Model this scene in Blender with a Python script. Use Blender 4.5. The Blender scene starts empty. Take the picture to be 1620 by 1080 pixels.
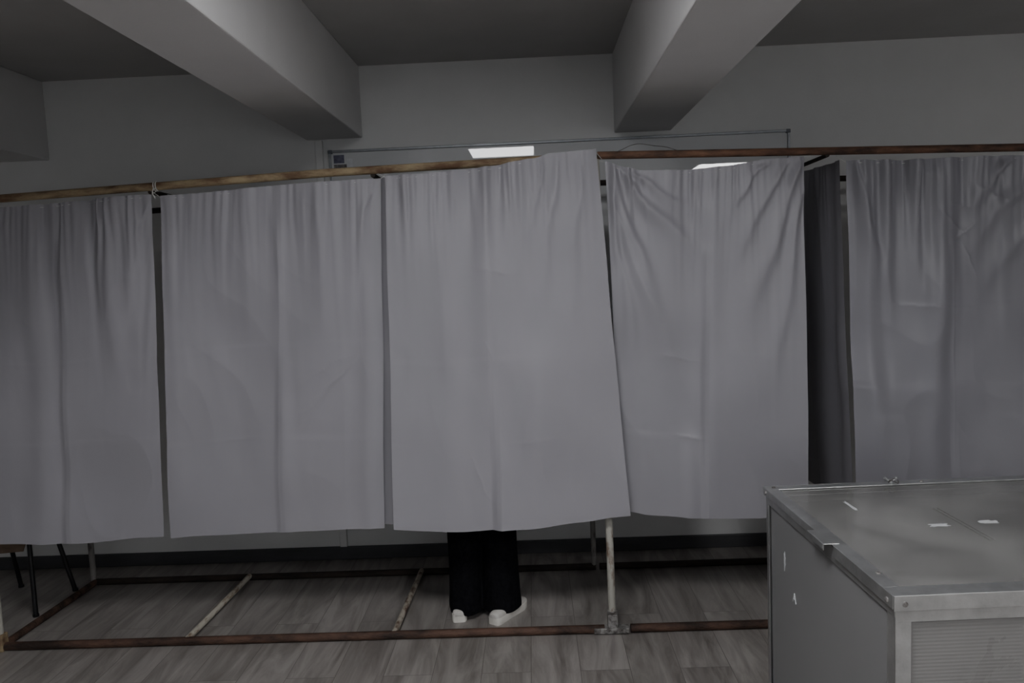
import bpy, bmesh, math, random
from mathutils import Matrix, Vector, noise
random.seed(4)
SC=bpy.context.scene
COL=SC.collection

# ---------------------------------------------------------------- helpers
def link(o): COL.objects.link(o); return o
class G:
    def __init__(s): s.v=[]; s.f=[]
    def add(s,vs,fs):
        b=len(s.v); s.v+= [tuple(v) for v in vs]; s.f+=[tuple(i+b for i in f) for f in fs]; return s
    def box(s,a,b,M=None):
        vs=[Vector((x,y,z)) for z in (a[2],b[2]) for y in (a[1],b[1]) for x in (a[0],b[0])]
        if M is not None: vs=[M@v for v in vs]
        return s.add(vs,[(0,2,3,1),(4,5,7,6),(0,1,5,4),(2,6,7,3),(0,4,6,2),(1,3,7,5)])
    def tube(s,pts,r,n=16,cap=True):
        pts=[Vector(p) for p in pts]
        rs=r if isinstance(r,(list,tuple)) else [r]*len(pts)
        vs=[];fs=[];up=None
        for i,p in enumerate(pts):
            t=(pts[min(i+1,len(pts)-1)]-pts[max(i-1,0)]).normalized()
            if up is None:
                up=Vector((0,0,1)) if abs(t.z)<.9 else Vector((1,0,0))
            a=t.cross(up).normalized(); b=a.cross(t).normalized(); up=b
            for k in range(n):
                th=2*math.pi*k/n
                vs.append(p+(a*math.cos(th)+b*math.sin(th))*rs[i])
        for i in range(len(pts)-1):
            for k in range(n):
                fs.append((i*n+k,i*n+(k+1)%n,(i+1)*n+(k+1)%n,(i+1)*n+k))
        if cap:
            fs.append(tuple(range(n))[::-1]); fs.append(tuple((len(pts)-1)*n+k for k in range(n)))
        return s.add(vs,fs)
    def loft(s,secs,cap=True):
        n=len(secs[0]);vs=[v for q in secs for v in q];fs=[]
        for i in range(len(secs)-1):
            for k in range(n):
                fs.append((i*n+k,i*n+(k+1)%n,(i+1)*n+(k+1)%n,(i+1)*n+k))
        if cap:
            fs.append(tuple(range(n))[::-1]); fs.append(tuple((len(secs)-1)*n+k for k in range(n)))
        return s.add(vs,fs)
    def make(s,name,mat,parent=None,smooth=True,bevel=0,**p):
        me=bpy.data.meshes.new(name); me.from_pydata(s.v,[],s.f)
        bm=bmesh.new(); bm.from_mesh(me); bmesh.ops.recalc_face_normals(bm,faces=bm.faces); bm.to_mesh(me); bm.free()
        me.materials.append(mat)
        o=link(bpy.data.objects.new(name,me))
        if smooth:
            me.shade_smooth()
            me.set_sharp_from_angle(angle=math.radians(40))
        if bevel:
            m=o.modifiers.new('bevel','BEVEL'); m.width=bevel; m.segments=2; m.limit_method='ANGLE'
        if parent: setp(o,parent)
        for k,v in p.items(): o[k]=v
        return o
def setp(o,parent):
    o.parent=parent
    q=parent; M=Matrix.Identity(4)
    chain=[]
    while q: chain.append(q); q=q.parent
    for q in reversed(chain):
        M=M@q.matrix_parent_inverse@Matrix.Translation(q.location) if q.parent else Matrix.Translation(q.location)
    o.matrix_parent_inverse=M.inverted()
def empty(name,loc,label,cat,**p):
    o=link(bpy.data.objects.new(name,None)); o.location=loc; o.empty_display_size=.1
    o['label']=label;o['category']=cat
    for k,v in p.items(): o[k]=v
    return o
def ellipse(c,rx,ry,n=28,fold=0,ph=0,nf=5,tilt=0):
    return [Vector((c[0]+(rx+fold*math.sin(nf*a+ph))*math.cos(a),c[1]+(ry+fold*math.cos(nf*a+ph*1.7))*math.sin(a),c[2]+tilt*math.sin(a)))
            for a in [2*math.pi*k/n for k in range(n)]]

# ---------------------------------------------------------------- materials
def newmat(name):
    m=bpy.data.materials.new(name); m.use_nodes=True
    nt=m.node_tree; b=nt.nodes['Principled BSDF']; return m,nt,b
def N(nt,t,**k):
    n=nt.nodes.new(t)
    for a,v in k.items():
        if a in n.inputs: n.inputs[a].default_value=v
        else: setattr(n,a,v)
    return n
def noisy(name,c1,c2,scale=8,rough=.6,metal=0,bump=0,bscale=60,stretch=(1,1,1),lo=.35,hi=.65,spec=.5):
    m,nt,b=newmat(name)
    tc=N(nt,'ShaderNodeTexCoord'); mp=N(nt,'ShaderNodeMapping'); mp.inputs['Scale'].default_value=stretch
    nt.links.new(tc.outputs['Object'],mp.inputs['Vector'])
    n=N(nt,'ShaderNodeTexNoise',Scale=scale,Detail=6.0,Roughness=.6)
    nt.links.new(mp.outputs[0],n.inputs['Vector'])
    r=N(nt,'ShaderNodeValToRGB'); r.color_ramp.elements[0].position=lo; r.color_ramp.elements[1].position=hi
    r.color_ramp.elements[0].color=(*c1,1); r.color_ramp.elements[1].color=(*c2,1)
    nt.links.new(n.outputs['Fac'],r.inputs[0]); nt.links.new(r.outputs[0],b.inputs['Base Color'])
    b.inputs['Roughness'].default_value=rough; b.inputs['Metallic'].default_value=metal
    b.inputs['Specular IOR Level'].default_value=spec
    if bump:
        n2=N(nt,'ShaderNodeTexNoise',Scale=bscale,Detail=4.0); nt.links.new(mp.outputs[0],n2.inputs['Vector'])
        bp=N(nt,'ShaderNodeBump',Strength=bump,Distance=.01); nt.links.new(n2.outputs['Fac'],bp.inputs['Height'])
        nt.links.new(bp.outputs[0],b.inputs['Normal'])
    return m
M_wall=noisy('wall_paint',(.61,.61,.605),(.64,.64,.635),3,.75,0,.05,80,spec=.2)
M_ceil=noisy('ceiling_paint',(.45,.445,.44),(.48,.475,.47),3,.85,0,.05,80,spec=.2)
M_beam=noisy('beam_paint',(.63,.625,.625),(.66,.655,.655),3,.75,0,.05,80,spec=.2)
M_base=noisy('baseboard_grey',(.04,.04,.042),(.06,.06,.065),12,.5,stretch=(.3,1,1))
M_rustL=noisy('rusty_pipe_light',(.12,.065,.035),(.35,.275,.165),22,.75,.05,.5,160,stretch=(.35,1,1),lo=.38,hi=.62)
M_rustD=noisy('rusty_pipe_brown',(.035,.019,.013),(.17,.085,.05),26,.75,.1,.5,160,stretch=(.35,1,1),lo=.38,hi=.68)
M_rustF=noisy('rusty_floor_pipe',(.025,.015,.011),(.12,.065,.045),20,.7,.2,.5,160,stretch=(.35,1,1),lo=.38,hi=.66)
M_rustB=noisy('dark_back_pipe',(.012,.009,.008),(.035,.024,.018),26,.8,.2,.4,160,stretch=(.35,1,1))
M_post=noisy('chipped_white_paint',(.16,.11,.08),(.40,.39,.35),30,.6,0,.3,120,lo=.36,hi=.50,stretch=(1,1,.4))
M_dpost=noisy('dark_grey_post',(.06,.05,.045),(.20,.19,.18),30,.6,0,.3,120,lo=.30,hi=.5,stretch=(1,1,.4))  # darker grey paint for the back posts
M_bar=noisy('worn_pale_bar',(.22,.16,.11),(.50,.47,.40),34,.6,.0,.3,120,stretch=(1,.3,1),lo=.36,hi=.5)
M_bar2=noisy('worn_rusty_bar',(.10,.055,.035),(.42,.38,.32),26,.6,.0,.3,120,stretch=(1,.5,1),lo=.40,hi=.56)
M_steel=noisy('dull_steel',(.10,.09,.085),(.38,.37,.36),45,.5,.5,.3,100,lo=.35,hi=.6)
M_alu=noisy('worn_aluminium',(.38,.385,.385),(.52,.53,.53),12,.32,.8,.05,150,stretch=(1,1,1))
M_alum2=noisy('board_trim_aluminium',(.22,.23,.24),(.28,.29,.31),30,.4,.5)
M_greyplastic=noisy('grey_plastic',(.10,.11,.13),(.13,.14,.16),20,.5)
M_black=noisy('black_trouser_cloth',(.003,.003,.004),(.008,.008,.010),60,.92,0,.2,300,spec=.08)
M_shirt=noisy('dark_shirt_cloth',(.02,.02,.03),(.03,.03,.045),60,.9)
M_skin=noisy('skin',(.42,.25,.18),(.48,.29,.22),20,.5)
M_hair=noisy('brown_hair',(.02,.012,.008),(.05,.03,.02),60,.5,stretch=(1,1,.1))
M_shoe=noisy('white_leather',(.50,.48,.45),(.58,.56,.53),30,.5)
M_sole=noisy('white_rubber',(.66,.64,.59),(.74,.72,.67),30,.6)
M_chairb=noisy('black_metal',(.006,.006,.007),(.012,.012,.014),30,.4,.2)
M_ply=noisy('brown_plywood',(.11,.07,.045),(.17,.115,.075),14,.5,stretch=(1,6,1))
M_cord=noisy('white_cord',(.5,.5,.5),(.65,.65,.62),80,.8)
M_wire=noisy('thin_wire',(.08,.07,.07),(.14,.13,.12),80,.5,.6)
M_paper=noisy('white_paper',(.50,.51,.53),(.60,.61,.63),40,.8)
M_blue=noisy('blue_print',(.06,.06,.10),(.14,.14,.20),60,.6)
M_darkprint=noisy('dark_print',(.03,.03,.035),(.22,.2,.2),60,.5)
M_board=noisy('whiteboard_enamel',(.52,.53,.54),(.55,.56,.57),2,.35,spec=.2)
bb_=M_board.node_tree.nodes['Principled BSDF']; bb_.inputs['Coat Weight'].default_value=1; bb_.inputs['Coat IOR'].default_value=1.4; bb_.inputs['Coat Roughness'].default_value=.01

def cloth(name,col,tr=.08,rough=.52,spec=.40):
    m,nt,b=newmat(name)
    tc=N(nt,'ShaderNodeTexCoord')
    n=N(nt,'ShaderNodeTexNoise',Scale=2.2,Detail=4.0); nt.links.new(tc.outputs['Object'],n.inputs['Vector'])
    r=N(nt,'ShaderNodeValToRGB'); r.color_ramp.elements[0].position=.3; r.color_ramp.elements[1].position=.7
    r.color_ramp.elements[0].color=(col[0]*.94,col[1]*.94,col[2]*.94,1); r.color_ramp.elements[1].color=(*col,1)
    nt.links.new(n.outputs['Fac'],r.inputs[0]); nt.links.new(r.outputs[0],b.inputs['Base Color'])
    b.inputs['Roughness'].default_value=rough; b.inputs['Specular IOR Level'].default_value=spec
    mp=N(nt,'ShaderNodeMapping'); mp.inputs['Scale'].default_value=(1.6,1,.6)
    nt.links.new(tc.outputs['Object'],mp.inputs['Vector'])
    n1=N(nt,'ShaderNodeTexNoise',Scale=3.2,Detail=2.0,Roughness=.45,Distortion=.4); nt.links.new(mp.outputs[0],n1.inputs['Vector'])
    n2=N(nt,'ShaderNodeTexNoise',Scale=420.0,Detail=2.0); nt.links.new(tc.outputs['Object'],n2.inputs['Vector'])
    b1=N(nt,'ShaderNodeBump',Strength=.30,Distance=.035); nt.links.new(n1.outputs['Fac'],b1.inputs['Height'])
    b2=N(nt,'ShaderNodeBump',Strength=.06,Distance=.002); nt.links.new(n2.outputs['Fac'],b2.inputs['Height'])
    nt.links.new(b1.outputs[0],b2.inputs['Normal']); nt.links.new(b2.outputs[0],b.inputs['Normal'])
    t=N(nt,'ShaderNodeBsdfTranslucent'); nt.links.new(r.outputs[0],t.inputs['Color'])
    ms=N(nt,'ShaderNodeMixShader'); ms.inputs[0].default_value=tr
    nt.links.new(b.outputs[0],ms.inputs[1]); nt.links.new(t.outputs[0],ms.inputs[2])
    nt.links.new(ms.outputs[0],nt.nodes['Material Output'].inputs['Surface'])
    return m
M_curt=cloth('grey_cotton',(.312,.304,.332))
M_curt4=cloth('grey_smooth_cotton',(.300,.293,.320),.08,.46,.5)
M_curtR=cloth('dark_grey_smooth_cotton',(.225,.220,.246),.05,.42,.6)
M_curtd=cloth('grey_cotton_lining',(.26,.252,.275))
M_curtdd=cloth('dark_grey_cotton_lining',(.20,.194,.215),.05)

m,nt,b=newmat('grey_laminate'); M_floor=m
tc=N(nt,'ShaderNodeTexCoord'); mp=N(nt,'ShaderNodeMapping'); mp.inputs['Rotation'].default_value=(0,0,math.radians(90))
mp.inputs['Location'].default_value=(.3,.06,0)
nt.links.new(tc.outputs['Object'],mp.inputs['Vector'])
br=N(nt,'ShaderNodeTexBrick',Scale=1.0); br.offset=.37; br.offset_frequency=2
br.inputs['Color1'].default_value=(.0,.0,.0,1); br.inputs['Color2'].default_value=(1,1,1,1); br.inputs['Mortar'].default_value=(.5,.5,.5,1)
br.inputs['Mortar Size'].default_value=.0012; br.inputs['Mortar Smooth'].default_value=.3
br.inputs['Brick Width'].default_value=1.29; br.inputs['Row Height'].default_value=.19
nt.links.new(mp.outputs[0],br.inputs['Vector'])
mg=N(nt,'ShaderNodeMapping'); mg.inputs['Scale'].default_value=(5,.8,1); nt.links.new(tc.outputs['Object'],mg.inputs['Vector'])
ad=N(nt,'ShaderNodeVectorMath'); ad.operation='ADD'; nt.links.new(mg.outputs[0],ad.inputs[0])
sc=N(nt,'ShaderNodeVectorMath'); sc.operation='SCALE'; sc.inputs['Scale'].default_value=7.0
nt.links.new(br.outputs['Color'],sc.inputs[0]); nt.links.new(sc.outputs[0],ad.inputs[1])
gn=N(nt,'ShaderNodeTexNoise',Scale=2.0,Detail=8.0,Roughness=.62,Distortion=1.4); nt.links.new(ad.outputs[0],gn.inputs['Vector'])
rp=N(nt,'ShaderNodeValToRGB'); rp.color_ramp.elements[0].position=.30; rp.color_ramp.elements[1].position=.66
rp.color_ramp.elements[0].color=(.150,.134,.124,1); rp.color_ramp.elements[1].color=(.345,.320,.303,1)
nt.links.new(gn.outputs['Fac'],rp.inputs[0])
mx=N(nt,'ShaderNodeMix'); mx.data_type='RGBA'; mx.blend_type='MULTIPLY'; mx.inputs['Factor'].default_value=.06
nt.links.new(rp.outputs[0],mx.inputs['A']); nt.links.new(br.outputs['Color'],mx.inputs['B'])
mx2=N(nt,'ShaderNodeMix'); mx2.data_type='RGBA'; nt.links.new(br.outputs['Fac'],mx2.inputs['Factor'])
nt.links.new(mx.outputs['Result'],mx2.inputs['A']); mx2.inputs['B'].default_value=(.10,.09,.082,1)
nt.links.new(mx2.outputs['Result'],b.inputs['Base Color'])
b.inputs['Roughness'].default_value=.34
bp=N(nt,'ShaderNodeBump',Strength=.12,Distance=.002); nt.links.new(gn.outputs['Fac'],bp.inputs['Height']); nt.links.new(bp.outputs[0],b.inputs['Normal'])

def plastic(name,col,alpha,rough,ribs=False,con=.2,scl=3.0):
    m,nt,b=newmat(name)
    tc=N(nt,'ShaderNodeTexCoord')
    n=N(nt,'ShaderNodeTexNoise',Scale=scl,Detail=8.0,Distortion=.8,Roughness=.55); nt.links.new(tc.outputs['Object'],n.inputs['Vector'])
    r=N(nt,'ShaderNodeValToRGB'); r.color_ramp.elements[0].position=.35;r.color_ramp.elements[1].position=.7
    r.color_ramp.elements[0].color=(*[c*(1-con) for c in col],1); r.color_ramp.elements[1].color=(*[c*(1+con) for c in col],1)
    nt.links.new(n.outputs['Fac'],r.inputs[0]); nt.links.new(r.outputs[0],b.inputs['Base Color'])
    b.inputs['Alpha'].default_value=alpha
    mr=N(nt,'ShaderNodeMapRange'); mr.inputs['From Min'].default_value=.35; mr.inputs['From Max'].default_value=.7
    mr.inputs['To Min'].default_value=rough*.8; mr.inputs['To Max'].default_value=rough*1.5
    nt.links.new(n.outputs['Fac'],mr.inputs['Value']); nt.links.new(mr.outputs[0],b.inputs['Roughness'])
    if ribs:
        w=N(nt,'ShaderNodeTexWave',Scale=38.0); w.bands_direction='Z'; nt.links.new(tc.outputs['Object'],w.inputs['Vector'])
        bp=N(nt,'ShaderNodeBump',Strength=.2,Distance=.002); nt.links.new(w.outputs['Fac'],bp.inputs['Height']); nt.links.new(bp.outputs[0],b.inputs['Normal'])
    return m
M_lidp=plastic('cloudy_acrylic',(.28,.278,.27),.56,.12,con=.28)
M_lidp.node_tree.nodes['Principled BSDF'].inputs['Specular IOR Level'].default_value=1
M_side=plastic('translucent_panel',(.26,.26,.265),.72,.30,con=.07,scl=1.5)
M_rib=plastic('ribbed_polycarbonate',(.25,.245,.24),.70,.3,True,con=.1)

# ---------------------------------------------------------------- room
WY=4.15; X0,X1=-3.7,3.8; Y0=-2.37; ZC=2.62
def struct(name,a,b,mat,bev=0):
    return G().box(a,b).make(name,mat,smooth=False,bevel=bev,kind='structure')
struct('floor',(X0,Y0,-.1),(X1,WY,0),M_floor)
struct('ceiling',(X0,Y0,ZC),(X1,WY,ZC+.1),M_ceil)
struct('wall_back',(X0,WY,-.1),(X1,WY+.15,ZC+.1),M_wall)
struct('wall_left',(X0-.15,Y0,-.1),(X0,WY,ZC+.1),M_wall)
struct('wall_right',(X1,Y0,-.1),(X1+.15,WY,ZC+.1),M_wall)
fill_wins=[(-1.6,-.4),(.9,2.1)]  # unseen windows added behind the camera for soft frontal fill
g=G(); xs=sorted(fill_wins); cur=X0; zb,zt=.95,2.15
g.box((X0,Y0-.2,-.1),(X1,Y0,zb)); g.box((X0,Y0-.2,zt),(X1,Y0,ZC+.1))
for a,c in xs: g.box((cur,Y0-.2,zb),(a,Y0,zt)); cur=c
g.box((cur,Y0-.2,zb),(X1,Y0,zt))
g.make('wall_front',M_wall,smooth=False,kind='structure')
m,nt,b=newmat('glowing_fill_pane'); M_fillpane=m  # glowing pane of the added fill windows
b.inputs['Base Color'].default_value=(.6,.62,.64,1); b.inputs['Emission Color'].default_value=(.92,.96,1,1); b.inputs['Emission Strength'].default_value=1.8; b.inputs['Roughness'].default_value=.1
for i,(a,c) in enumerate(xs):
    G().box((a,Y0-.08,zb),(c,Y0-.07,zt)).make('fill_window_%d'%(i+1),M_fillpane,smooth=False,kind='structure')
    g=G(); t=.03; mid=(a+c)/2
    g.box((a,Y0-.06,zb),(a+t,Y0-.01,zt)); g.box((c-t,Y0-.06,zb),(c,Y0-.01,zt)); g.box((a,Y0-.06,zb),(c,Y0-.01,zb+t)); g.box((a,Y0-.06,zt-t),(c,Y0-.01,zt)); g.box((mid-t,Y0-.06,zb),(mid+t,Y0-.01,zt))
    g.make('trim_%d'%(i+1),M_paper,smooth=False,kind='structure')  # frames around the added fill panes
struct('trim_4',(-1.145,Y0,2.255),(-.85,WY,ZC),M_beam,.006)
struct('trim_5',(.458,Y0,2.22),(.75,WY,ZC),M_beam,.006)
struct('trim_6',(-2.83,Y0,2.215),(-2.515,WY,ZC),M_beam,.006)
struct('baseboard_back',(X0,WY-.014,0),(X1,WY,.072),M_base,.004)
struct('baseboard_left',(X0,Y0,0),(X0+.014,WY,.072),M_base,.004)
struct('baseboard_right',(X1-.014,Y0,0),(X1,WY,.072),M_base,.004)
G().box((-1.10,WY-.02,.072),(-1.06,WY,2.25)).make('trim_7',M_wall,smooth=False,bevel=.004,kind='structure')
def litmat(name,s):
    m,nt,b=newmat(name); b.inputs['Emission Color'].default_value=(.99,.99,1,1); b.inputs['Emission Strength'].default_value=s; return m
for cx,cy,mm,lb in ((-.22,1.03,litmat('lit_diffuser',45),'square white ceiling lamp panel, switched on, fixed to the ceiling'),
                 (2.18,-.80,litmat('lit_diffuser_bright',66),'square white ceiling lamp panel, switched on, fixed to the ceiling'),
                 (-1.80,-.95,litmat('added_fill_diffuser',9),'added square fill panel, glowing dimly, to brighten the left bay')):  # third panel is added, a dim fill for the left bay
    cl=empty('ceiling_lamp',(cx,cy,ZC),lb,'ceiling lamp',group='square ceiling lamps')
    g=G(); s=.3; t=.014
    for a,c in (((-s,-s),(s,-s+t)),((-s,s-t),(s,s)),((-s,-s+t),(-s+t,s-t)),((s-t,-s+t),(s,s-t))):
        g.box((cx+a[0],cy+a[1],ZC-.02),(cx+c[0],cy+c[1],ZC-.001))
    g.make('lamp_frame',M_paper,cl,smooth=False)
    G().box((cx-s+t,cy-s+t,ZC-.016),(cx+s-t,cy+s-t,ZC-.006)).make('diffuser',mm,cl,smooth=False)

# ---------------------------------------------------------------- whiteboard
bx0,bx1,bz0,bz1=-1.03,1.353,.98,2.195
wb=empty('whiteboard',((bx0+bx1)/2,WY,bz0),'wide white enamel whiteboard with thin aluminium frame on the wall','whiteboard')
G().box((bx0+.008,WY-.016,bz0+.01),(bx1-.008,WY-.002,bz1-.008)).make('writing_surface',M_board,wb,smooth=False)
g=G();t=.013
g.box((bx0,WY-.026,bz1-t),(bx1,WY-.001,bz1)).box((bx0,WY-.026,bz0),(bx1,WY-.001,bz0+t)).box((bx0,WY-.026,bz0),(bx0+t,WY-.001,bz1)).box((bx1-t,WY-.026,bz0),(bx1,WY-.001,bz1))
g.make('frame',M_alum2,wb,smooth=False,bevel=.002,label='thin grey aluminium frame')
for cx in (bx0,bx1):
    for cz in (bz0,bz1):
        sx=1 if cx==bx0 else -1; sz=1 if cz==bz0 else -1
        g=G(); g.box((min(cx-.002*sx,cx+.022*sx),WY-.028,min(cz-.002*sz,cz+.018*sz)),(max(cx-.002*sx,cx+.022*sx),WY-.001,max(cz-.002*sz,cz+.018*sz)))
        g.make('corner_cap',M_greyplastic,wb,smooth=False,bevel=.004)
G().box((bx0+.025,WY-.018,2.128),(bx0+.080,WY-.0165,2.170)).make('sticker',M_blue,wb,smooth=False,label='small dark blue sticker')
G().box((bx0+.025,WY-.018,2.080),(bx0+.092,WY-.0165,2.122)).make('sticker',M_darkprint,wb,smooth=False,label='small dark printed sticker')
G().box((bx0+.094,WY-.018,2.09),(bx0+.125,WY-.0165,2.15)).make('sticker',M_paper,wb,smooth=False,label='small white sticker')

# ---------------------------------------------------------------- booth frames
FY,BY=3.185,3.885; R=.0165
def top(x):
    pts=[(-2.45,1.905),(-2.16,1.914),(-.8,1.958),(.28,1.974),(1.95,1.930),(3.0,1.90)]
    for (a,za),(b_,zb_) in zip(pts,pts[1:]):
        if x<=b_: return za+(zb_-za)*(x-a)/(b_-a)
    return 1.9
fl=empty('voting_booth_frame',(-1.04,FY,0),'rusty steel pipe frame of three joined voting booths on laminate','booth frame')
def pipe(name,pts,r,mat,par,lab=None):
    o=G().tube(pts,r).make(name,mat,par)
    if lab:o['label']=lab
    return o
xl=-2.343
pipe('front_top_rail',[(x,FY,top(x)) for x in (-2.46,-2.16,-1.5,-.8,-.2,.279)],R,M_rustL,fl,'light brown rusty pipe rail')
pipe('back_top_rail',[(x,BY,top(x)-.02) for x in (-2.4,-2.16,-1.5,-.8,-.2,.275)],.014,M_rustB,fl)
pipe('front_floor_rail',[(-2.36,FY,.018),(.25,FY,.018)],.018,M_rustF,fl)
pipe('back_floor_rail',[(-2.33,BY,R),(.27,BY,R)],R,M_rustB,fl)
pipe('side_floor_rail',[(xl,FY,R),(-2.32,BY,R)],R,M_rustF,fl)
pipe('floor_bar',[(-1.53,FY,.026),(-1.51,BY-.01,.026)],.013,M_bar,fl,'worn pale painted floor bar')
pipe('floor_bar',[(-.64,FY,.026),(-.62,BY-.01,.026)],.013,M_bar2,fl,'rusty floor bar with worn paint')
for x in (xl,-1.53,-.62):
    pipe('side_top_rail',[(x,FY,top(x)-.02),(x,BY,top(x)-.03)],.010,M_rustB,fl)
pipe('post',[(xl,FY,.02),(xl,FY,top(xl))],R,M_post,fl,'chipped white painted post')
pipe('post',[(-2.33,BY,.02),(-2.33,BY,top(-2.33)-.02)],.014,M_dpost,fl,'dark grey painted post')
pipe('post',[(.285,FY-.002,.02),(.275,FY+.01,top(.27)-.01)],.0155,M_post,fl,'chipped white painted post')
pipe('post',[(.262,BY,.02),(.262,BY,top(.245)-.02)],.013,M_dpost,fl,'dark grey painted post')
g=G(); g.box((xl-.022,FY-.022,0),(xl+.022,FY+.022,.075)); g.make('corner_fitting',M_rustL,fl,smooth=False,bevel=.004)
g=G(); g.box((.205,FY-.022,.004),(.352,FY+.022,.028)); g.box((.264,FY-.020,.028),(.306,FY+.020,.085)); g.tube([(.285,FY,.03),(.285,FY,.10)],.020)
g.tube([(.255,FY-.03,.018),(.255,FY-.02,.018)],.008,8); g.tube([(.33,FY-.03,.018),(.33,FY-.02,.018)],.008,8)
g.make('pipe_coupling',M_steel,fl,smooth=False,bevel=.003,label='flat grey steel coupling bracket')

fr=empty('voting_booth_frame',(1.6,FY,0),'dark rusted steel pipe frame of voting booths behind ballot box','booth frame')
pipe('front_top_rail',[(x,FY+.003,top(x)+.004) for x in (.282,.9,1.4,1.95,2.6,2.95)],.0155,M_rustD,fr,'dull brown rusted pipe rail')
pipe('back_top_rail',[(x,BY,top(x)-.03) for x in (.31,1.2,1.95,2.95)],.014,M_rustB,fr)
pipe('front_floor_rail',[(.36,FY,.018),(2.93,FY+.01,.018)],.018,M_rustF,fr)
pipe('back_floor_rail',[(.29,BY,R),(2.93,BY,R)],R,M_rustB,fr)
for x in (1.165,2.05,2.92):
    pipe('floor_bar',[(x,FY,.024),(x-.02,BY,.024)],.014,M_rustF,fr)
for x in (1.19,2.05,2.92):
    pipe('side_top_rail',[(x,FY,top(x)-.012),(x-.03,BY,top(x)-.03)],.008,M_rustB,fr)
pipe('post',[(2.93,FY,.02),(2.93,FY,top(2.93))],R,M_rustD,fr)
pipe('post',[(2.93,BY,.02),(2.93,BY,top(2.93)-.03)],.014,M_rustD,fr)

g=G(); pts=[]
for i in range(40):
    t=i/39; pts.append((.36+.24*t, FY-.012+.02*math.sin(9*t), top(.36+.24*t)+.016+.028*math.sin(math.pi*t)*(1+.35*math.sin(8*t))))
g.tube(pts,.0014,6)
w=g.make('tying_wire',M_wire); w['label']='thin loose wire twisted around the top rail junction'; w['category']='wire'

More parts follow.
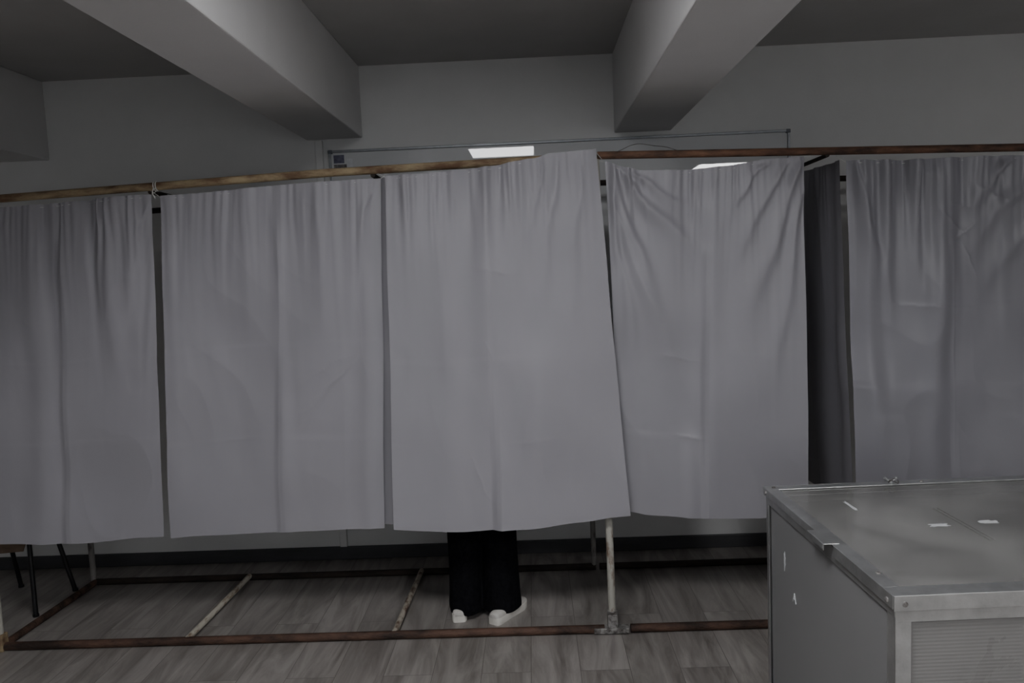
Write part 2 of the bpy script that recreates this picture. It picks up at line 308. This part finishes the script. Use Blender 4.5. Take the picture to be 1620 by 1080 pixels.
# ---------------------------------------------------------------- curtains
def interp(p,t):
    for a,b_ in zip(p,p[1:]):
        if t<=b_[0]+1e-9:
            k=(t-a[0])/(b_[0]-a[0]); ks=k*k*(3-2*k)
            return a[1]+(b_[1]-a[1])*k, a[2]+(b_[2]-a[2])*(.5*k+.5*ks)
    return p[-1][1],p[-1][2]
nz=lambda a,b_,c: noise.noise(Vector((a,b_,c)))
def curtain(label,topp,botp,y,seed,mat=None,folds=(),gather=.011,creases=(.42,.66),vcrease=(.5,),axis='x',ybot=0,dents=(),broad=.020,nu=250,nv=250,cord=True,diag=.009,lip=0,lipu=.10,segs=(),asp=1.75,group='grey curtains on the booth fronts'):
    mat=mat or M_curt
    vs=[];fs=[]
    topline=[]
    for j in range(nv+1):
        v=j/nv
        for i in range(nu+1):
            u=i/nu
            (xt,zt_),(xb,zb_)=interp(topp,u),interp(botp,u)
            uu=u+.025*nz(u*3,v*2.0,seed)
            x=xt+(xb-xt)*v; z=zt_+(zb_-zt_)*v
            x+= .006*nz(seed+u*3,v*3,1)
            z+= .002*nz(u*8,seed,2)*(v**3)
            hg=math.exp(-v*11)*(.45+.55*min(1,v*30))
            amp=.25+1.3*abs(nz(u*6,seed,9))*1.6
            d=gather*hg*2.2*nz(u*40+.8*nz(u*9,v*4,seed),v*1.5,seed)*amp
            sl=2.0*nz(seed,u*2.5,7)
            ln=.07+.28*abs(nz(u*9,seed,12))*2
            d+=gather*1.9*math.exp(-(v/ln)**1.5)*1.6*nz(u*14+sl*v*3,v*1.0,seed+1)*(.4+.9*abs(nz(u*5,seed,13))*2)
            fal=(.12+.88*math.exp(-v*3.0))
            hem=1-.6*v**4
            d+= hem*broad*(.6+.4*math.exp(-v*2))*nz(uu*2.8+seed*3.1+.5*v,v*1.2,seed)*1.9
            d+= hem*broad*.42*nz(uu*6.5+seed+1.2*v*nz(seed,3,1),v*1.0+.3,seed+4)*fal*1.5
            d+= diag*1.4*nz(u*2.4+v*3.0+seed,v*3.2-u*1.8,seed+20)
            d+= diag*.6*(1-abs(nz(u*3.2-v*3.6+seed,v*3.0+u*2.6,seed+30))*4)*max(0,nz(u*1.7,v*1.9,seed+31)+.2)
            for (uf,slope,w_,a_,v0,v1) in folds:
                uc=uf+slope*v+.020*nz(v*2.2,uf*10,seed)
                env=max(0,min(1,(v-v0)/.15))*max(0,min(1,(v1-v)/.35)); env=env*env*(3-2*env)
                q=(u-uc)/(w_*(1+.9*v))
                d+=a_*env*math.exp(-q*q)
            for (u0,v0,u1,v1,w_,a_) in segs:
                ax,ay=u1-u0,(v1-v0)*asp; L=math.hypot(ax,ay); ax/=L; ay/=L
                px_,py_=u-u0,(v-v0)*asp
                t=(px_*ax+py_*ay)/L
                if -.1<t<1.3:
                    q=(-px_*ay+py_*ax)+.03*nz(t*2.5,u0*9,seed+v0)+.05*(t-.5)**2
                    wd_=w_*(.55+1.3*max(0,t))
                    env=max(0,min(1,(t+.1)/.2))*max(0,min(1,(1.3-t)/.8)); env=env*env*(3-2*env)
                    qq=q/wd_
                    d+=a_*env*(math.exp(-qq*qq) if qq>0 else math.exp(-qq*qq*3))
            for c in creases:
                cc=c+.010*nz(u*3,c*9,seed)
                d+=.0022*math.exp(-abs(v-cc)/.007)*(max(0,.15+1.2*nz(u*4,c*20,seed+2)))
                d+=.0012*max(-1,min(1,(v-cc)/.01))*math.exp(-abs(v-cc)/.05)*(.5+nz(u*3,c*5,seed))
            for c in vcrease:
                cc=c+.012*nz(v*4,c*9,seed)
                d+=.0028*math.exp(-abs(u-cc)/.010)*(.6+nz(v*6,c,seed))+.009*max(-1,min(1,(u-cc)/.02))*math.exp(-abs(u-cc)/.09)*(.5+1.5*nz(v*2.5,c,seed+3))
            for (du,dv,dr,da,ang) in dents:
                ca,sa=math.cos(ang),math.sin(ang); U=(u-du);V=(v-dv)*1.6
                p=U*ca+V*sa; q=-U*sa+V*ca
                q+=.02*nz(p*12,seed,3)
                d+=da*.8*math.exp(-(p/dr)**2)*math.exp(-abs(q)/.016)*(1 if q>0 else .6)
            d+=.0012*nz(u*9,v*11,seed+7)
            yy=y+ybot*v-d
            if axis=='x': p=(x,yy,z)
            else:
                q=max(0,1-u/lipu)
                p=(y+ybot*v+d*(1-q)+lip*q*(.45+.55*v),x-d*q*.6,z)
            vs.append(p)
            if j==1 and i%4==0: topline.append((p[0],p[1],p[2]))
    for j in range(nv):
        for i in range(nu):
            a=j*(nu+1)+i; fs.append((a,a+1,a+nu+2,a+nu+1))
    me=bpy.data.meshes.new('curtain'); me.from_pydata(vs,[],fs); me.materials.append(mat); me.shade_smooth()
    o=link(bpy.data.objects.new('curtain',me))
    o['label']=label; o['category']='curtain'; o['group']=group
    if cord:
        g=G()
        a,bq=topline[0],topline[-1]
        g.tube([(a[0]-.04,FY,top(a[0])-.014),(a[0],a[1]+.003,a[2])]+[(q[0],q[1]+.002,q[2]-.006) for q in topline[1:-1]]+[(bq[0],bq[1]+.003,bq[2]),(bq[0]+.035,FY,top(bq[0])-.014)],.0012,6)
        g.make('hanging_cord',M_cord,o)
    return o
curtain('plain grey cotton curtain beside narrow gap and black chair',
  [(0,-2.40,1.872),(.3,-2.12,1.880),(1,-1.525,1.903)],[(0,-2.47,.470),(.3,-2.25,.468),(.6,-1.95,.462),(1,-1.592,.480)],FY+.0,1,
  folds=[(.42,.02,.035,.010,-.1,1.2),(.78,.03,.035,.012,-.1,.7),(.9,.0,.02,.010,-.1,.4)],vcrease=(.54,),creases=(.46,.70),broad=.018,
  segs=[(.98,.02,.84,.36,.025,.006)])
curtain('grey cotton curtain with centre fold crease and gathered top',
  [(0,-1.492,1.897),(.15,-1.36,1.901),(.6,-.95,1.920),(1,-.588,1.926)],[(0,-1.562,.472),(.12,-1.46,.478),(.5,-1.12,.482),(.9,-.735,.486),(1,-.655,.484)],FY-.002,2,
  folds=[(.53,.02,.025,.007,-.1,1.2),(.72,.02,.025,.009,-.1,.5),(.93,.0,.025,.010,-.1,1.2)],vcrease=(.53,),creases=(.45,.72),dents=[(.75,.52,.12,.004,-.5),(.70,.60,.12,.003,-.7)],broad=.016,
  segs=[(.96,.03,.84,.36,.025,.006),(.86,.50,.62,.68,.012,.004)])
curtain('grey cotton curtain draped over rail, hiding a standing person',
  [(0,-.562,1.930),(.15,-.44,1.930),(.45,-.18,1.945),(.70,.03,1.972),(.78,.09,1.990),(1,.272,1.995)],
  [(0,-.602,.502),(.12,-.50,.492),(.35,-.30,.484),(.6,-.05,.490),(.8,.17,.507),(1,.365,.524)],FY-.054,3,ybot=-.02,
  folds=[(.45,.0,.035,.010,.0,1.2),(.64,.0,.04,.010,.45,1.5),(.32,-.06,.045,.009,.3,1.5),(.25,.0,.04,.010,-.1,.5)],
  vcrease=(.475,),creases=(.52,.76),dents=[(.50,.28,.09,.005,.25),(.47,.50,.05,.005,1.1),(.42,.86,.10,.005,1.2),(.67,.83,.10,.005,1.35)],gather=.009,broad=.016,
  segs=[(.80,.02,.68,.40,.034,.009),(.90,.02,.82,.46,.034,.009),(.72,.03,.62,.25,.024,.006)])
curtain('grey cotton curtain sagging from its cord with fanned folds',
  [(0,.312,1.956),(.06,.36,1.934),(.2,.47,1.912),(.4,.64,1.908),(.6,.80,1.914),(.8,.95,1.932),(1,1.098,1.937)],
  [(0,.345,.520),(.2,.47,.494),(.5,.68,.478),(.8,.93,.468),(1,1.115,.465)],FY+.006,4,ybot=.01,
  folds=[(.53,.0,.035,.014,.05,1.1),(.42,.0,.025,.010,.7,1.6)],
  vcrease=(.50,),creases=(.52,.76),dents=[(.42,.76,.07,.007,.1),(.36,.53,.1,.005,.15)],
  segs=[(.02,.01,.24,.40,.040,.017),(.01,.05,.12,.60,.034,.011),(.05,.01,.46,.24,.036,.016),(.12,.02,.48,.12,.026,.010),(.97,.02,.72,.38,.042,.020),(.90,.01,.64,.24,.034,.014),(.99,.08,.82,.60,.036,.012),(.80,.01,.58,.13,.024,.010),(.02,.12,.38,.62,.045,.010)],
  diag=.009,gather=.010,broad=.017,mat=M_curt4)
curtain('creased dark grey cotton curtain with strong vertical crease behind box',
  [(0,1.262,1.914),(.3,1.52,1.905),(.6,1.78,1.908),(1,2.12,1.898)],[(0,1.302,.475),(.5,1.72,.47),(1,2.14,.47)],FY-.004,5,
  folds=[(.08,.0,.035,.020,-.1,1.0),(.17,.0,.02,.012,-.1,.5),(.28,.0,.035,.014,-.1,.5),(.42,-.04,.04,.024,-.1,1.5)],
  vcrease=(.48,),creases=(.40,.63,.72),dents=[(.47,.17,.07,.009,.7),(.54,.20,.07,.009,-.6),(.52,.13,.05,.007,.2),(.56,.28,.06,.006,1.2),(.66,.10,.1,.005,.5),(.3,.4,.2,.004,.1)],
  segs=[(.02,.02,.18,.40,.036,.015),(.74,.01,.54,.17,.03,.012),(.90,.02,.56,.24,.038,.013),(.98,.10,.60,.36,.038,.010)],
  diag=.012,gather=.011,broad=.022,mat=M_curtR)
SG='grey curtains dividing the booths'
def side(x,label,y0=FY+.03,y1=BY-.03,xo=0,seed=11,mat=None,**k):
    t0=top(x)-.03
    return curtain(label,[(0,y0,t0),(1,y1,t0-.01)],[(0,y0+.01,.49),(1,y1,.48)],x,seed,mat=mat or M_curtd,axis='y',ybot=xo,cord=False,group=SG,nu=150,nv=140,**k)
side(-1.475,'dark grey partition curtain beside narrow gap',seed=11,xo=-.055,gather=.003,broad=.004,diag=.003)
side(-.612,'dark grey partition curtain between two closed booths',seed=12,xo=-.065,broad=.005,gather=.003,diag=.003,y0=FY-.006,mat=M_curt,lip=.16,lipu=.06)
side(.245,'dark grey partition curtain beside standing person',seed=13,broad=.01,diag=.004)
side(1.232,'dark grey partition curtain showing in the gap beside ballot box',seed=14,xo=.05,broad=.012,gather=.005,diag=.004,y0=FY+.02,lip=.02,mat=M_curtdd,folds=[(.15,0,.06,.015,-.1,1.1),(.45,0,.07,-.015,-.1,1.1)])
g=G()
g.tube([(-1.512+.0007*a,FY+.0195*math.cos(a*.5),top(-1.5)+.0195*math.sin(a*.5)) for a in range(26)]+[(-1.505,FY-.024,top(-1.5)-.012),(-1.512,FY-.022,top(-1.5)-.03),(-1.503,FY-.02,top(-1.5)-.05)],.0022,8)
k=g.make('string_knot',M_cord); k['label']='white string knotted around the light rusty rail'; k['category']='string'

# ---------------------------------------------------------------- person
px,py=-.27,3.43
per=empty('person',(px,py,0),'person in wide black trousers and white sneakers standing facing away','person')
J={'pelvis':((px,py,.93),.13),'belly':((px,py,1.06),.125),'chest':((px,py+.01,1.25),.14),'upch':((px,py,1.38),.115),'neck':((px,py+.01,1.46),.055),'head0':((px,py+.02,1.53),.07),'head1':((px,py+.02,1.60),.088),'head2':((px,py+.01,1.67),.065),
 'hipL':((px-.085,py,.87),.095),'kneeL':((px-.08,py+.0,.49),.055),'ankL':((px-.085,py+.0,.10),.036),'toeL':((px-.09,py+.11,.045),.026),
 'hipR':((px+.085,py,.87),.095),'kneeR':((px+.075,py+.0,.49),.055),'ankR':((px+.075,py-.04,.10),.036),'toeR':((px+.11,py+.05,.045),.026),
 'shL':((px-.17,py,1.37),.06),'elL':((px-.20,py+.03,1.10),.042),'wrL':((px-.15,py+.22,1.10),.027),'haL':((px-.13,py+.28,1.10),.030),
 'shR':((px+.17,py,1.37),.06),'elR':((px+.20,py+.03,1.10),.042),'wrR':((px+.12,py+.22,1.12),.027),'haR':((px+.10,py+.28,1.12),.030)}
E=[('pelvis','belly'),('belly','chest'),('chest','upch'),('upch','neck'),('neck','head0'),('head0','head1'),('head1','head2'),
 ('pelvis','hipL'),('hipL','kneeL'),('kneeL','ankL'),('ankL','toeL'),('pelvis','hipR'),('hipR','kneeR'),('kneeR','ankR'),('ankR','toeR'),
 ('upch','shL'),('shL','elL'),('elL','wrL'),('wrL','haL'),('upch','shR'),('shR','elR'),('elR','wrR'),('wrR','haR')]
for s_,sg in (('L',-1),('R',1)):
    hx,hy,hz=J['ha'+s_][0]
    for fi,(dx,ln) in enumerate(((-.024,.062),(-.008,.072),(.008,.068),(.023,.054))):
        J['f%d%s'%(fi,s_)]=((hx+dx,hy+.045,hz),.0085); J['g%d%s'%(fi,s_)]=((hx+dx,hy+.04+ln*.6,hz-.012),.008); J['h%d%s'%(fi,s_)]=((hx+dx,hy+.035+ln*.8,hz-.035),.007)
        E+=[('ha'+s_,'f%d%s'%(fi,s_)),('f%d%s'%(fi,s_),'g%d%s'%(fi,s_)),('g%d%s'%(fi,s_),'h%d%s'%(fi,s_))]
    J['t'+s_]=((hx-sg*.035,hy+.01,hz-.01),.010); J['u'+s_]=((hx-sg*.045,hy+.045,hz-.02),.0085); E+=[('ha'+s_,'t'+s_),('t'+s_,'u'+s_)]
keys=list(J); me=bpy.data.meshes.new('body'); me.from_pydata([J[k_][0] for k_ in keys],[(keys.index(a),keys.index(c)) for a,c in E],[])
body=link(bpy.data.objects.new('body',me)); me.materials.append(M_skin)
sk=body.modifiers.new('skin','SKIN'); sk.use_smooth_shade=True
for i,k_ in enumerate(keys):
    sv=me.skin_vertices[0].data[i]; sv.radius=(J[k_][1],J[k_][1]*(.8 if k_ in('pelvis','belly','chest','upch') else 1)); sv.use_root=(k_=='pelvis')
ss=body.modifiers.new('sub','SUBSURF'); ss.levels=2; ss.render_levels=2
setp(body,per)
for sx in (-1,1):
    G().tube([(px+sx*.085,py+.015,1.62),(px+sx*.097,py+.005,1.63),(px+sx*.096,py+.0,1.59),(px+sx*.085,py+.01,1.57)],[.01,.011,.009,.007],8).make('ear',M_skin,per)
G().tube([(px,py+.10,1.63),(px,py+.118,1.60),(px,py+.105,1.585)],[.008,.013,.009],8).make('nose',M_skin,per)
secs=[]
for z,rx,ry,cy in ((1.42,.03,.02,-.06),(1.47,.085,.03,-.055),(1.54,.10,.05,-.045),(1.60,.104,.085,-.02),(1.66,.10,.092,-.005),(1.71,.075,.07,0),(1.735,.03,.03,0)):
    secs.append(ellipse((px,py+cy,z),rx,ry,24,fold=.003,nf=9))
g=G(); g.loft(secs); g.make('hair',M_hair,per)
secs=[ellipse((px,py+.0,z),rx,ry,28,fold=.003,nf=6) for z,rx,ry in ((.90,.175,.13),(1.0,.165,.125),(1.15,.165,.13),(1.28,.19,.14),(1.37,.20,.12),(1.43,.12,.085),(1.455,.07,.065))]
g=G().loft(secs)
for sg in (-1,1): g.tube([(px+sg*.16,py,1.38),(px+sg*.20,py+.01,1.25),(px+sg*.215,py+.03,1.10),(px+sg*.18,py+.13,1.105)],[.07,.063,.055,.045],16)
o=g.make('shirt',M_shirt,per); r=o.modifiers.new('r','REMESH'); r.mode='VOXEL'; r.voxel_size=.012; r.use_smooth_shade=True
g=G()
lx,ly=-.348,3.43; rx_,ry_=-.190,3.42
def leg(hx,hy,cx,cy,w,ph,dp,hz=.03):
    s=[]
    for z,k_,rr,ry in ((.93,0,.10,.125),(.80,.08,.102,.12),(.62,.45,.084,.10),(.46,.75,.080,.095),(.30,.92,.078,.092),(.16,1,w-.002,.092),(.09,1,w,dp-.008),(hz+.02,1,w+.003,dp),(hz,1,w+.003,dp)):
        s.append(ellipse((hx+(cx-hx)*k_,hy+(cy-hy)*k_,z),rr,ry,36,fold=.004*(1-z*.7),ph=ph+z*3,nf=5,tilt=0.006 if z<hz+.025 else 0))
    return s
g.loft(leg(px-.075,py,lx,ly,.080,0,.105,.030)); g.loft(leg(px+.075,py,rx_,ry_,.083,2,.103,.036))
g.loft([ellipse((px,py,z),a,b_,36) for z,a,b_ in ((.80,.165,.12),(.88,.18,.13),(.98,.168,.125),(1.04,.155,.118))])
o=g.make('trousers',M_black,per); r=o.modifiers.new('r','REMESH'); r.mode='VOXEL'; r.voxel_size=.006; r.use_smooth_shade=True
def shoe(heel,ang,sc=.86):
    M=Matrix.Translation((heel[0],heel[1],0))@Matrix.Rotation(ang,4,'Z')@Matrix.Diagonal((sc,sc,.8,1))
    prof=[(-.024,.022),(-.018,.031),(-.002,.036),(.04,.037),(.09,.036),(.14,.041),(.19,.043),(.225,.035),(.245,.022),(.25,.012)]
    out=[(y,w) for y,w in prof]+[(y,-w) for y,w in reversed(prof)]
    g=G(); g.loft([[M@Vector((w*s,y,z)) for y,w in out] for z,s in ((0,.98),(.003,1),(.036,1.0),(.039,.97))])
    u=G(); secs=[]
    hts=[.058,.064,.068,.072,.082,.072,.060,.054,.048,.042]
    for (y,w),h in zip(prof,hts):
        w2=w*.91; secs.append([M@Vector((w2*math.cos(a),y,.034+(h-.034)*max(0,math.sin(a))**.6)) for a in [math.pi*k_/12 for k_ in range(13)]])
    u.loft(secs)
    sh=u.make('shoe',M_shoe,per,label='white low sneaker')
    g.make('sole',M_sole,sh)
    l=G(); pts=[]
    for i in range(4):
        y=.11+.022*i; h=.085-.008*i
        q=[(-.024,y,h-.014),(0,y+.004,h),(.024,y,h-.014)]
        if i%2: q.reverse()
        pts+=[M@Vector(c) for c in q]
    l.tube(pts,.0024,6)
    l.make('laces',M_sole,sh)
shoe((-.378,3.345),math.radians(3),.90)
shoe((-.214,3.308),math.radians(-33),.89)

# ---------------------------------------------------------------- chair
ch=empty('chair',(-2.56,3.70,0),'black metal chair with brown plywood seat behind the curtain','chair')
legs=[((-2.405,3.52),(-2.43,3.56)),((-2.392,3.82),(-2.46,3.78)),((-2.72,3.89),(-2.72,3.81)),((-2.76,3.54),(-2.74,3.58))]
for a,c in legs:
    g=G().tube([(a[0],a[1],0.003),(c[0],c[1],.39)],.011,12); g.tube([(a[0],a[1],0),(a[0],a[1],.012)],.014,12)
    g.make('leg',M_chairb,ch)
g=G(); s=[]
for k_ in range(17):
    t=k_/16; y=3.50+.34*t; z=.40-.075*max(0,1-t*4)**1.6+.012*t
    s.append([Vector((-2.78,y,z)),Vector((-2.60,y,z-.012)),Vector((-2.42,y,z)),Vector((-2.42,y,z+.014)),Vector((-2.60,y,z+.004)),Vector((-2.78,y,z+.014))])
g.loft(s); g.make('seat',M_ply,ch)
for x in (-2.70,-2.45): G().tube([(x,3.80,.38),(x,3.84,.60),(x,3.87,.82)],.011,12).make('back_support',M_chairb,ch)
g=G(); g.loft([[Vector((-2.745+.34*k_/8,3.845+dy+.02*math.sin(math.pi*k_/8),z)) for k_ in range(9)]+[Vector((-2.745+.34*k_/8,3.858+dy+.02*math.sin(math.pi*k_/8),z)) for k_ in range(8,-1,-1)] for z,dy in ((.62,-.015),(.72,0),(.80,.005))])
g.make('backrest',M_ply,ch)

# ---------------------------------------------------------------- ballot box
BW,BD,BH=1.02,.85,.80
Mb=Matrix.Translation((.764,1.668,0))@Matrix.Rotation(math.radians(1.8),4,'Z')
bb=empty('ballot_box',(1.25,2.1,0),'large translucent ballot box with riveted aluminium edges and lid','ballot box')
def BB(name,boxes,mat,par=None,bev=0,lab=None,**k):
    g=G()
    for a,c in boxes: g.box(a,c,Mb)
    o=g.make(name,mat,par or bb,smooth=False,bevel=bev)
    if lab:o['label']=lab
    return o
i_=.006
BB('side_panel',[((i_,.03,.03),(i_+.006,BD-.03,BH-.05))],M_side,lab='cloudy translucent plastic side')
BB('side_panel',[((BW-i_-.006,.03,.03),(BW-i_,BD-.03,BH-.05))],M_side)
BB('front_panel',[((.03,i_,.03),(BW-.03,i_+.006,BH-.05))],M_rib,lab='ribbed translucent polycarbonate front')
BB('back_panel',[((.03,BD-i_-.006,.03),(BW-.03,BD-i_,BH-.05))],M_rib)
BB('bottom_panel',[((.01,.01,.012),(BW-.01,BD-.01,.02))],M_side)
e=.036;t=.003
for cx in (0,BW):
    for cy in (0,BD):
        sx=1 if cx==0 else -1; sy=1 if cy==0 else -1
        def bx(ax,ay,bx_,by): return ((min(ax,bx_),min(ay,by),0),(max(ax,bx_),max(ay,by),BH-.005))
        ee=.022 if cy==BD else e
        BB('corner_profile',[bx(cx,cy,cx+e*sx,cy+t*sy),bx(cx,cy,cx+t*sx,cy+ee*sy)],M_alu,bev=.0008,lab='aluminium corner angle')
BB('bottom_profile',[((0,-.001,0),(BW,t,e)),((0,BD-t,0),(BW,BD+.001,e)),((-.001,0,0),(t,BD,e)),((BW-t,0,0),(BW+.001,BD,e))],M_alu,bev=.0008)
BB('top_profile',[((0,-.001,BH-.062),(BW,t,BH-.03)),((0,BD-t,BH-.062),(BW,BD+.001,BH-.03)),((-.001,0,BH-.05),(t,BD,BH-.01)),((BW-t,0,BH-.05),(BW+.001,BD,BH-.01))],M_alu,bev=.0008)
lid=link(bpy.data.objects.new('lid',None)); lid.location=(1.25,2.1,BH); lid.empty_display_size=.05
setp(lid,bb)
o_=.006; w=.042
BB('lid_panel',[((.02,.02,BH-.010),(BW-.02,BD-.02,BH-.004))],M_lidp,lid,lab='cloudy scratched acrylic sheet')
BB('lid_rim',[((-o_,-o_,BH-.003),(BW+o_,w,BH+.001)),((-o_,BD-w+.01,BH-.003),(BW+o_,BD+o_,BH+.001)),((-o_,w,BH-.003),(w-.012,BD-w+.01,BH+.001)),((BW-w,w,BH-.003),(BW+o_,BD-w,BH+.001)),
   ((-o_,-o_-.002,BH-.034),(BW+o_,-o_,BH+.001)),((-o_,BD+o_,BH-.03),(BW+o_,BD+o_+.002,BH+.001)),((-o_-.002,-o_,BH-.030),(-o_,BD*.36,BH+.001)),((-o_-.002,BD*.50,BH-.022),(-o_,BD+o_,BH+.001)),((BW+o_,-o_,BH-.028),(BW+o_+.002,BD+o_,BH+.001))],M_alu,lid,bev=.0008,lab='flat riveted aluminium rim')
BB('latch_plate',[((-.028,BD*.37,BH+.001),(.012,BD*.50,BH+.003)),((-.030,BD*.37,BH-.014),(-.028,BD*.50,BH+.003))],M_alu,lid,bev=.001)
BB('ballot_slot',[((.398,.31,BH-.004),(.402,.58,BH-.002)),((.410,.31,BH-.004),(.414,.58,BH-.002))],M_lidp,lid,lab='narrow ballot slot')
def rivet(x,y,z,ax):
    g=G(); d={'z':Vector((0,0,1)),'y':Vector((0,-1,0)),'x':Vector((-1,0,0))}[ax]
    p=Vector((x,y,z)); g.tube([Mb@p,Mb@(p+d*.002),Mb@(p+d*.0035)],[.0065,.006,.003],12); g.make('rivet',M_steel,lid)
for q in ((.018,-o_-.002,BH-.018),(.5,-o_-.002,BH-.018),(.95,-o_-.002,BH-.018)): rivet(*q,'y')
for q in ((-o_-.002,.02,BH-.018),(-o_-.002,BD-.02,BH-.012)): rivet(*q,'x')
for q in ((.02,BD-.012,BH+.001),(.5,BD-.012,BH+.001),(.02,.12,BH+.001)): rivet(*q,'z')
for wx in (.40,.86):
    g=G(); c=Vector((wx,BD-.012,BH))
    g.tube([Mb@c,Mb@(c+Vector((0,0,.012)))],.008,10); g.tube([Mb@(c+Vector((-.020,0,.018))),Mb@(c+Vector((-.008,0,.008))),Mb@(c+Vector((.008,0,.008))),Mb@(c+Vector((.020,0,.018)))],[.005,.004,.004,.005],8)
    g.make('wing_nut',M_alu,lid)
    g=G(); g.tube([Mb@(c+Vector((.015*math.cos(a*.5),.012*math.sin(a*.5)-.02,.012+.006*math.sin(a)))) for a in range(14)],.0014,6)
    g.make('seal_wire',M_wire,lid)
def scrap(cx,cy,w_,h_,seed,ang=0):
    random.seed(seed); n=18
    pts=[]
    for k_ in range(n):
        a=2*math.pi*k_/n; r_=1+random.uniform(-.3,.2)
        pts.append(Vector((cx+w_*r_*math.copysign(abs(math.cos(a))**.5,math.cos(a)),cy+h_*r_*math.copysign(abs(math.sin(a))**.5,math.sin(a)),BH-.0035)))
    g=G(); g.loft([[Mb@p for p in pts],[Mb@(p+Vector((0,0,.0008))) for p in pts]])
    g.make('paper_scrap',M_paper,lid,smooth=False)
scrap(.335,.435,.026,.011,1); scrap(.475,.445,.024,.012,2); scrap(.18,.635,.005,.045,3)
def sscrap(cy,cz,w_,h_,seed):
    random.seed(seed); n=16; pts=[]
    for k_ in range(n):
        a=2*math.pi*k_/n; r_=1+random.uniform(-.45,.3)
        pts.append(Vector((i_-.0008,cy+w_*r_*math.cos(a),cz+h_*r_*math.sin(a))))
    g=G(); g.loft([[Mb@p for p in pts],[Mb@(p+Vector((.0008,0,0))) for p in pts]]); g.make('torn_sticker',M_paper,bb,smooth=False)
sscrap(.70,.61,.009,.032,7)
g=G(); X=i_-.0012
def P(a,c): return Mb@Vector((X,.618-a,.512+c))
for (a0,c0),(a1,c1) in (((-.012,0),(0,.028)),((0,.028),(.012,0)),((-.008,.010),(.008,.010))):
    g.tube([P(a0,c0),P(a1,c1)],.0016,6)
g.make('letter_mark',M_paper,bb)['label']='small white letter A mark'

wd=bpy.data.worlds.new('World'); SC.world=wd; wd.use_nodes=True
wd.node_tree.nodes['Background'].inputs[0].default_value=(.6,.65,.7,1); wd.node_tree.nodes['Background'].inputs[1].default_value=.3

# ---------------------------------------------------------------- camera
cam=bpy.data.cameras.new('camera'); co=link(bpy.data.objects.new('camera',cam)); SC.camera=co
cam.sensor_width=36; cam.lens=1240/1620*36
Rm=(Matrix.Rotation(math.radians(1.6),4,'Z')@Matrix.Rotation(math.radians(90-5.24),4,'X')@Matrix.Rotation(math.radians(-2.4),4,'Z'))
co.matrix_world=Matrix.Translation((0,0,1.54))@Rm
